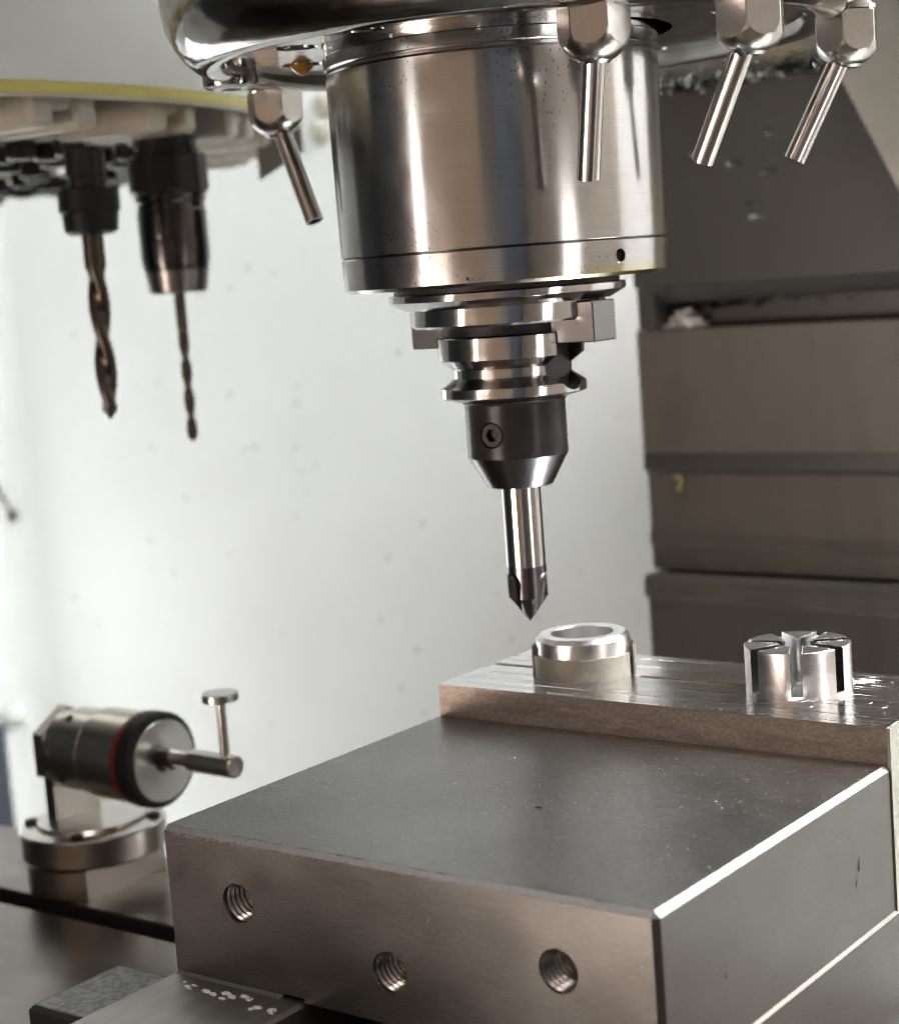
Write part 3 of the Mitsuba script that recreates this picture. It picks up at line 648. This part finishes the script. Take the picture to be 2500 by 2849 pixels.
def chip(r, P, L, w, curl):
    """one curled chip: a short strip"""
    n = 7
    t = np.linspace(-0.5, 0.5, n)
    a, b, d = frame(r.normal(size=3))
    rad = L / curl
    c = np.array([a * (rad * math.sin(q * curl)) + b * (rad * (1 - math.cos(q * curl))) for q in t])
    V = np.vstack([c - d * w / 2, c + d * w / 2]) + P
    F = [q for i in range(n - 1) for q in ((i, i + 1, n + i + 1), (i, n + i + 1, n + i))]
    return trimesh.Trimesh(V, F, process=False)
rc = np.random.default_rng(11)
heap = []
for i in range(760):
    x = rc.uniform(-90, 8); z = 214 + abs(rc.normal()) * 3.0 * (0.5 + 0.8 * rc.random()) - (x + 90) * 0.0
    heap.append(chip(rc, np.array([x, CY - 5 - rc.random() * 4, z - 3.0 * rc.random()]), rc.uniform(3, 9), rc.uniform(.5, 1.5), rc.uniform(.6, 3.2)))
put('chip_heap', trimesh.util.concatenate(heap), 'grey_chip', kind='stuff', label='heap of grey curled chips along the top of the dark panel')
heap = []
for i in range(260):
    x = -96 + rc.exponential(26)
    if x > 40: continue
    heap.append(chip(rc, np.array([x, CY + 8 + rc.random() * 5, 113.2 + rc.normal() * .9]), rc.uniform(1.5, 4), rc.uniform(.6, 1.3), rc.uniform(.6, 2.6)))
put('recess_chips', trimesh.util.concatenate(heap), 'dark_chip', kind='stuff', label='dark chips caught under the lower edge of the panel')
heap = []
for i in range(90):
    u = rc.uniform(-1, 1)
    x = -86.5 + 9 * u; z = 103.4 + rc.random() * 9.0 * (1 - abs(u)) ** .8
    heap.append(chip(rc, np.array([x, CY + 4 + rc.random() * 8, z]), rc.uniform(4, 9), rc.uniform(3, 5), rc.uniform(.4, 1.2)))
put('wall_glimpse', trimesh.util.concatenate(heap), 'glimpse_white', kind='stuff', label='white pieces standing in for the bright wall glimpsed at the left end of the dark recess')  # added strips stand in for the bright wall seen through an opening
for i, (x, z, L, lab) in enumerate([(-52.5, 195.7, 6.5, 'grey chip stuck on the dark panel between the two slanting tubes'), (-30.9, 187.9, 8, 'pale chip on the dark panel, upper one near the rightmost tube'), (-46.2, 176, 9, 'pale chip on the dark panel, left of the rightmost tube'),
                                    (-30.9, 171, 8, 'grey chip on the dark panel just left of the rightmost tube'), (-40, 158, 8, 'dark chip low on the dark panel'), (-35.5, 152, 9, 'brownish chip lowest on the dark panel'), (-66.0, 182, 5, 'pale chip on the dark panel left of the middle tube')]):
    put('stuck_chip', chip(rc, np.array([x, CY - 9.5, z]), L, 2.4, 1.0), 'chip_metal' if i != 4 else 'dark_chip', label=lab, cat='chip')
hook = [(-95.2, 31.5), (-93.4, 32.6), (-91.8, 32.0), (-91.4, 29.8), (-92.2, 27.6), (-93.2, 25.6)]
hk = None
for a, b in zip(hook[:-1], hook[1:]):
    q = hull(np.vstack([trimesh.creation.icosphere(1, .75).vertices + [a[0], CY + 4.6, a[1]], trimesh.creation.icosphere(1, .75).vertices + [b[0], CY + 4.6, b[1]]]))
    hk = q if hk is None else hk + q
put('hooked_chip', hk, 'yellow_chip', smooth=40, label='small yellowish hooked chip stuck on the brown column cover', cat='chip')

# ------------------------------------------------------------------ tool magazine at the upper left
MX, MY, MR, MZ = -490.4, 154.7, 311.6, 214.0
MT = (MX, MY, 0)
k = thing('tool_magazine', 'round pale grey tool magazine with yellow edge at the upper left', 'tool magazine')
put('cover', rev([(MR - 1.0, MZ + 4.6), (MR, MZ + 4.9), (MR + 0.5, MZ + 38.5), (MR - 6, MZ + 43), (MR - 120, MZ + 70), (0, MZ + 74)], MT, n=260), 'magazine_paint', smooth=25, parent=k)
put('yellow_band', rev([(MR - 0.7, MZ + 4.8), (MR + 0.1, MZ + 4.6), (MR + 0.1, MZ + 1.0), (MR - .6, MZ + .6)], MT, n=260), 'yellow_band', smooth=25, parent=k)
put('rim', rev([(MR - .6, MZ + .6), (MR - .5, MZ - .4), (MR - 4, MZ - .6), (MR - 4, MZ + 8)], MT, n=260), 'gripper_plastic', smooth=25, parent=k)
put('plate', rev([(MR - 4.5, MZ + 9), (MR - 8, MZ + 6), (262, MZ + 5), (258, MZ - 6), (60, MZ - 6), (0, MZ - 6)], MT, n=160), 'cast_plate', smooth=25, parent=k)
def mag(a, r, z):
    return np.array([MX + r * math.cos(a), MY + r * math.sin(a), z])
def polar_block(a, r0, r1, w, z0, z1, c=1.5):
    return cbox(r0, r1, -w / 2, w / 2, z0, z1, c).rotate([0, 0, math.degrees(a)]).translate([MX, MY, 0])
A1 = math.atan2(187 - MY, -212 - MX); A2 = math.atan2(246 - MY, -226 - MX)
STEP = A2 - A1
for i in range(-7, 9):
    a = A1 + STEP * i
    for s in (-1, 1):
        da = s * 0.072
        put('gripper_finger', polar_block(a + da, 254, 304, 12, MZ - 11, MZ + 5.8, 2), 'gripper_plastic', parent=k)
    put('gripper_bridge', polar_block(a + STEP / 2, 268, 302, 22, MZ - 4, MZ + 5.6, 1.5), 'gripper_plastic', parent=k)
    put('hub_plate', polar_block(a + STEP / 2, 205, 258, 34, MZ - 9, MZ - 5, 1), 'cast_plate', parent=k)
    for rr_, db in ((250, 0), (232, -.04), (232, .04), (213, 0), (186, .05), (160, 0)):
        P = mag(a + STEP / 2 + db, rr_, MZ - 8.5)
        put('knob', solid([(5.2, -7.5), (6.4, -6.7), (6.8, 0.5)], P, n=24), 'black_oxide', smooth=30, parent=k)
put('end_plate', hull([local(0, 0, 0) * 0 + q for q in [mag(A1 + STEP * 2.55, 296, MZ + 4), mag(A1 + STEP * 2.55, 318, MZ + 4), mag(A1 + STEP * 2.55, 296, MZ - 26), mag(A1 + STEP * 2.55, 318, MZ - 14),
     mag(A1 + STEP * 2.58, 296, MZ + 4), mag(A1 + STEP * 2.58, 318, MZ + 4), mag(A1 + STEP * 2.58, 296, MZ - 26), mag(A1 + STEP * 2.58, 318, MZ - 14)]]), 'column_paint', parent=k)

def twist_drill(P, r, z0, z1, pitch, parent, bsdf):
    """two flute twist drill: a lens shaped section swept and turned along z, from the shank at z0 down to the point at z1"""
    n, m = 36, 90
    t = np.arange(n) * 2 * np.pi / n
    base = 1 - 0.44 * np.abs(np.cos(t)) ** 2.5
    zs = np.linspace(z0, z1, m)
    V, F = [], []
    for i, z in enumerate(zs):
        u = (z0 - z) / (z0 - z1)
        fl = min(1, max(0, (u - 0.06) / 0.10))
        prof = r * (1 - fl * (1 - base))
        tipf = max(0.02, min(1, (z - z1) / (r * 1.0)))
        ang = 2 * math.pi * (z0 - z) / pitch
        V += [(P[0] + q * tipf * math.cos(a + ang), P[1] + q * tipf * math.sin(a + ang), z) for q, a in zip(prof, t)]
    for i in range(m - 1):
        for j in range(n):
            A, B = i * n + j, i * n + (j + 1) % n
            F += [(A, A + n, B + n), (A, B + n, B)]
    put('flutes', (V, F), bsdf, smooth=50, parent=parent)
D1, D2 = (-212.0, 187.0), (-226.0, 246.0)
k = thing('collet_chuck', 'black collet chuck with short nut, left of the two tools in the magazine', 'tool holder')
put('nut', solid([(8.5, 163.6), (10.7, 164.8), (11.3, 172), (12.3, 173), (12.3, 181.2), (11.8, 181.8)], (*D1, 0), n=64), 'black_plain', smooth=30, parent=k)
put('neck', solid([(7.6, 181.5), (7.6, 186), (8.2, 187), (8.2, 197)], (*D1, 0), n=48), 'black_oxide', smooth=30, parent=k)
k2 = thing('twist_drill', 'thick brown twist drill hanging in the left collet chuck', 'drill')
put('shank', solid([(4.3, 155), (4.3, 165)], (*D1, 0), n=40), 'drill_steel', smooth=30, parent=k2)
twist_drill(D1, 4.35, 155.2, 88.6, 52, k2, 'drill_steel')
k = thing('drill_chuck', 'large black drill chuck with steel nose, right of the two tools in the magazine', 'tool holder')
put('shoulder', solid([(14.0, 196.5), (14.0, 199), (13.3, 200), (13.3, 215)], (*D2, 0), n=64), 'black_oxide', smooth=30, parent=k)
put('ring_nut', Manifold.cylinder(17, 17.6, 17.6, 10).translate([D2[0], D2[1], 179.5]) ^ solid([(15.6, 179.5), (17.2, 181.5), (17.2, 195), (16.2, 196.6)], (*D2, 0), n=64), 'black_oxide', smooth=20, parent=k)
put('sleeve', solid([(14.6, 161), (15.0, 162), (15.0, 172.6), (14.6, 173.2), (14.6, 176.0), (15.4, 177), (15.4, 179.6)], (*D2, 0), n=80), 'black_chrome', smooth=25, parent=k)
body = solid([(13.9, 147.4), (14.8, 152), (15.0, 161)], (*D2, 0), n=80)
for i in range(12):
    a = i * math.pi / 6 + .2
    body = body - rod((D2[0] + 15.6 * math.cos(a), D2[1] + 15.6 * math.sin(a), 140), (D2[0] + 15.6 * math.cos(a), D2[1] + 15.6 * math.sin(a), 160), 1.1, n=10)
put('grip', body, 'black_chrome', smooth=25, parent=k)
put('nose', solid([(9.0, 137.6), (12.0, 137.6), (12.4, 138.1), (13.9, 147.3)], (*D2, 0), n=80), 'key_steel', smooth=25, parent=k)
k2 = thing('twist_drill', 'thin long twist drill hanging in the large drill chuck', 'drill')
put('shank', solid([(2.35, 126), (2.35, 138)], (*D2, 0), n=32), 'drill_steel', smooth=30, parent=k2)
twist_drill(D2, 2.35, 126.2, 72.0, 26, k2, 'drill_steel')

# ------------------------------------------------------------------ tool setting probe on the table
BX, BYY = -202.0, 147.0
k = thing('tool_setting_probe', 'steel tool setting probe with red and black bands on a round foot', 'probe')
low = solid([(26.9, TZ + .02), (27.3, TZ + .6), (27.3, -80.6), (26.6, -80.0)], (BX, BYY, 0), n=96) - box(BX + 17.5, BX + 60, BYY - 60, BYY + 60, TZ - 1, -78)
put('foot', low, 'foot_steel', smooth=25, parent=k)
put('seat', solid([(26.0, -80.1), (26.0, -79.0)], (BX, BYY, 0), n=64), 'slot_black', smooth=25, parent=k)
put('upper_foot', solid([(28.2, -79.1), (28.8, -78.4), (28.8, -68.6), (28.2, -68.0), (22.5, -67.4), (21.5, -65.8), (19.0, -65.6)], (BX, BYY, 0), n=96), 'probe_steel', smooth=25, parent=k)
for i in range(4):
    a = 0.6 + i * math.pi / 2
    put('foot_screw', solid([(2.6, 0), (2.6, 1.6), (2.2, 2.0)], (BX + 24.8 * math.cos(a), BYY + 24.8 * math.sin(a), -67.95), n=20) - rod((BX + 24.8 * math.cos(a), BYY + 24.8 * math.sin(a), -67), (BX + 24.8 * math.cos(a), BYY + 24.8 * math.sin(a), -64), 1.3, n=6), 'black_oxide', smooth=30, parent=k)
PZc = -38.5
hexp = []
for a in range(6):
    t = math.radians(60 * a + 30)
    hexp += [(x, BYY + 17.0 * math.cos(t), PZc + 17.0 * math.sin(t)) for x in (-215, -209.5)]
plt_ = hull(hexp) + box(-214.8, -209.7, BYY - 11.5, BYY + 11.5, -65.7, PZc)
put('bracket', plt_, 'probe_steel', smooth=20, parent=k)
XA = (1, 0, 0)
put('barrel', solid([(15.2, 0), (15.6, 0.6), (15.6, 4.0), (15.1, 4.3), (15.1, 5.2), (16.6, 5.8), (16.6, 20.5), (16.2, 20.9), (16.2, 21.7), (17.6, 22.2), (17.9, 22.6), (17.9, 42)], (-210, BYY, PZc), XA, 96), 'probe_steel', smooth=25, parent=k)
for i in range(4):
    a = 0.5 + i * math.pi / 2
    P = np.array([-188 - 12.0, BYY + 16.55 * math.cos(a), PZc + 16.55 * math.sin(a)])
    put('barrel_screw', rod(P - [0, math.cos(a) * 1.0, math.sin(a) * 1.0], P + [0, math.cos(a) * .5, math.sin(a) * .5], 1.7, n=20), 'black_oxide', smooth=30, parent=k)
put('red_band', solid([(18.3, 0), (18.3, 1.7)], (-167.0, BYY, PZc), XA, 96), 'red_band_paint', smooth=25, parent=k)
put('rubber_band', solid([(18.3, 0), (18.6, .4), (18.6, 6.2), (17.6, 7.3), (16.2, 7.3)], (-165.2, BYY, PZc), XA, 96), 'black_plain', smooth=25, parent=k)
put('front_face', solid([(15.9, 0), (15.9, 7.9), (15.5, 8.2), (4.4, 7.6), (4.2, 6.8)], (-165, BYY, PZc), XA, 96), 'probe_face', smooth=20, parent=k)
put('spindle_boss', solid([(3.9, 0), (3.9, 6), (3.1, 6.6)], (-158.2, BYY, PZc + 1), XA, 48), 'black_oxide', smooth=25, parent=k)
put('stylus_holder', solid([(3.2, 0), (3.2, 10), (4.4, 11), (4.4, 33), (4.0, 33.6)], (-152.5, BYY, PZc + 1.6), XA, 48) - rod((-119.5, BYY, PZc + 1.6), (-116, BYY, PZc + 1.6), 2.4, n=6), 'probe_steel', smooth=25, parent=k)
put('stylus_stem', rod((-124.0, BYY, PZc + 2), (-124.0, BYY, -11.8), 1.75), 'probe_steel', smooth=30, parent=k)
put('stylus_disc', solid([(6.6, -12.2), (6.9, -11.9), (6.9, -9.4), (6.6, -9.1)], (-124.0, BYY, 0), n=64), 'probe_face', smooth=25, parent=k)

# ------------------------------------------------------------------ small things on the walls
for i, (x, z, r) in enumerate([(-481, 257, 8), (-486, 240, 8)]):
    put('wall_bolt', solid([(r, 0), (r, 3), (r * .6, 5)], (x, BY - .02, z), (0, -1, 0), 24), 'gripper_plastic', smooth=30, parent='back_wall')
rw = np.random.default_rng(5)
def droplet(x, z, r):
    put('coolant_spot', rev([(r, 0), (r * .85, .25), (r * .4, .5), (0, .6)], (x, BY - .01, z), (0, -1, 0), 10), 'spot_paint', smooth=True, parent='back_wall')
for i in range(70):
    droplet(rw.uniform(-800, -260), rw.uniform(-190, 160), rw.uniform(1.0, 2.7))
k = thing('hose_clip', 'dark clip and thin line on the left side sheet, halfway up the left edge', 'clip')
put('line', rod((-855.2, 600, 60), (-849.5, 640, -30), 1.6), 'key_steel', smooth=True, parent=k)
put('clip', solid([(0.5, -3), (4.2, -2), (4.6, 3), (3, 6), (0.5, 7)], (-848.0, 642, -36), (0.5, -0.6, 0.6), 24), 'column_paint', smooth=30, parent=k)
k = thing('spray_knob', 'white mushroom headed knob on a thin stem at the left edge', 'knob')
kx, ky, kz = -847.0, 620.0, -198.0
put('head', rev([(0, 6), (6, 5), (9.5, 2.5), (10.5, 0), (9, -2.5), (3, -3)], (kx, ky, kz), (0.3, -0.5, 0.8), n=32), 'residue', smooth=True, parent=k)
put('stem', rod((kx, ky, kz - 1), (kx - 6, ky + 18, kz - 16), 3.0), 'white_sheet', smooth=True, parent=k)
put('edge_trim', box(-855.9, -853.5, 520, 614, -420, -207), 'dark_blue_paint', label='dark blue trim strip at the left edge', cat='trim')

# loose swarf on the jaw top and faces
rs = np.random.default_rng(21)
bits = []
def bit(P, n, s):
    m = trimesh.creation.icosphere(0, 1.0)
    m.vertices *= [s * rs.uniform(.6, 2.2), s * rs.uniform(.4, .9), s * rs.uniform(.25, .5)]
    m.apply_transform(trimesh.transformations.rotation_matrix(rs.uniform(0, 6.3), [0, 0, 1]))
    if n == 'y': m.apply_transform(trimesh.transformations.rotation_matrix(math.pi / 2, [1, 0, 0]))
    if n == 'x': m.apply_transform(trimesh.transformations.rotation_matrix(math.pi / 2, [0, 1, 0]))
    m.apply_translation(P)
    return m
for i in range(3000):
    x, y = rs.uniform(2, 148), rs.uniform(3, 119)
    if rs.random() > 0.12 + 0.75 * (x / 150) ** 1.3 * (0.35 + 0.65 * y / 120) + 0.35 * (y / 120) ** 6: continue
    s = 0.075 + 0.15 * rs.random() ** 3 + (0.14 * rs.random() if rs.random() < .02 else 0)
    bits.append(bit((x, y, 0.06), 'z', s))
for i in range(90):
    x, z = rs.uniform(3, 147), rs.uniform(-39.5, -3)
    if z > -24 and rs.random() < .75: continue
    bits.append(bit((x, -0.04, z), 'y', 0.06 + 0.13 * rs.random() ** 2))
for i in range(50):
    bits.append(bit((150.04, rs.uniform(3, 118), rs.uniform(-39, -3)), 'x', 0.05 + 0.1 * rs.random() ** 2))
for i in range(170):
    x = 3 + rs.exponential(24)
    if x > 140: continue
    bits.append(bit((x, -0.03, -1.5 - abs(rs.normal()) * 0.35), 'y', 0.05 + 0.09 * rs.random()))
put('swarf_dust', trimesh.util.concatenate(bits), 'dust_metal', kind='stuff', label='fine bright swarf scattered over the jaw block')
def sliver(P, d, L, w):
    d = np.asarray(d, float) / np.linalg.norm(d)
    return rod(np.array(P) - d * L / 2, np.array(P) + d * L / 2, w, w * .4, n=8)
dots = []
for i in range(26):
    u, w = i // 4, i % 4
    dots.append(sliver((0.8 + w * 1.9 + rs.normal() * .25, 31.0 + u * 1.15 + w * 0.5, 0.0), (1, .2 * rs.normal(), 0), 0.8 + .3 * rs.random(), .09).to_mesh())
put('engraved_mark', trimesh.util.concatenate([trimesh.Trimesh(np.array(q.vert_properties[:, :3], float), np.array(q.tri_verts), process=False) for q in dots]), 'dark_chip', parent='vise_jaw', kind='stuff')
put('metal_sliver', sliver((84, 52.5, 0.2), (1, .15, 0), 1.6, .2), 'dark_chip', label='short black sliver lying on the middle of the jaw top', cat='sliver')
put('metal_sliver', sliver((150.2, 99, -20.5), (0, .1, 1), 3.2, .14), 'dark_chip', label='dark upright sliver on the right face of the jaw', cat='sliver')
put('metal_sliver', sliver((150.2, 97.5, -24.5), (0, .35, 1), 2.4, .2), 'chip_metal', label='bright sliver on the right face of the jaw under the dark one', cat='sliver')
put('metal_sliver', sliver((150.2, 28, -24), (0, .2, 1), 1.2, .13), 'dark_chip', label='tiny dark sliver on the right face of the jaw near its front edge', cat='sliver')
# small chip caught on the holder flange
N = np.array([*(RG * 9.5 + TW * 20.8), 0]) / 22.9
P = local(9.5, 20.9, 101.6)
put('flange_chip', sliver(P + N * .15, (RG[0], RG[1], -.35), 2.2, .28), 'burr_aluminium', label='small bright chip stuck on the rim of the tool holder flange', cat='chip')
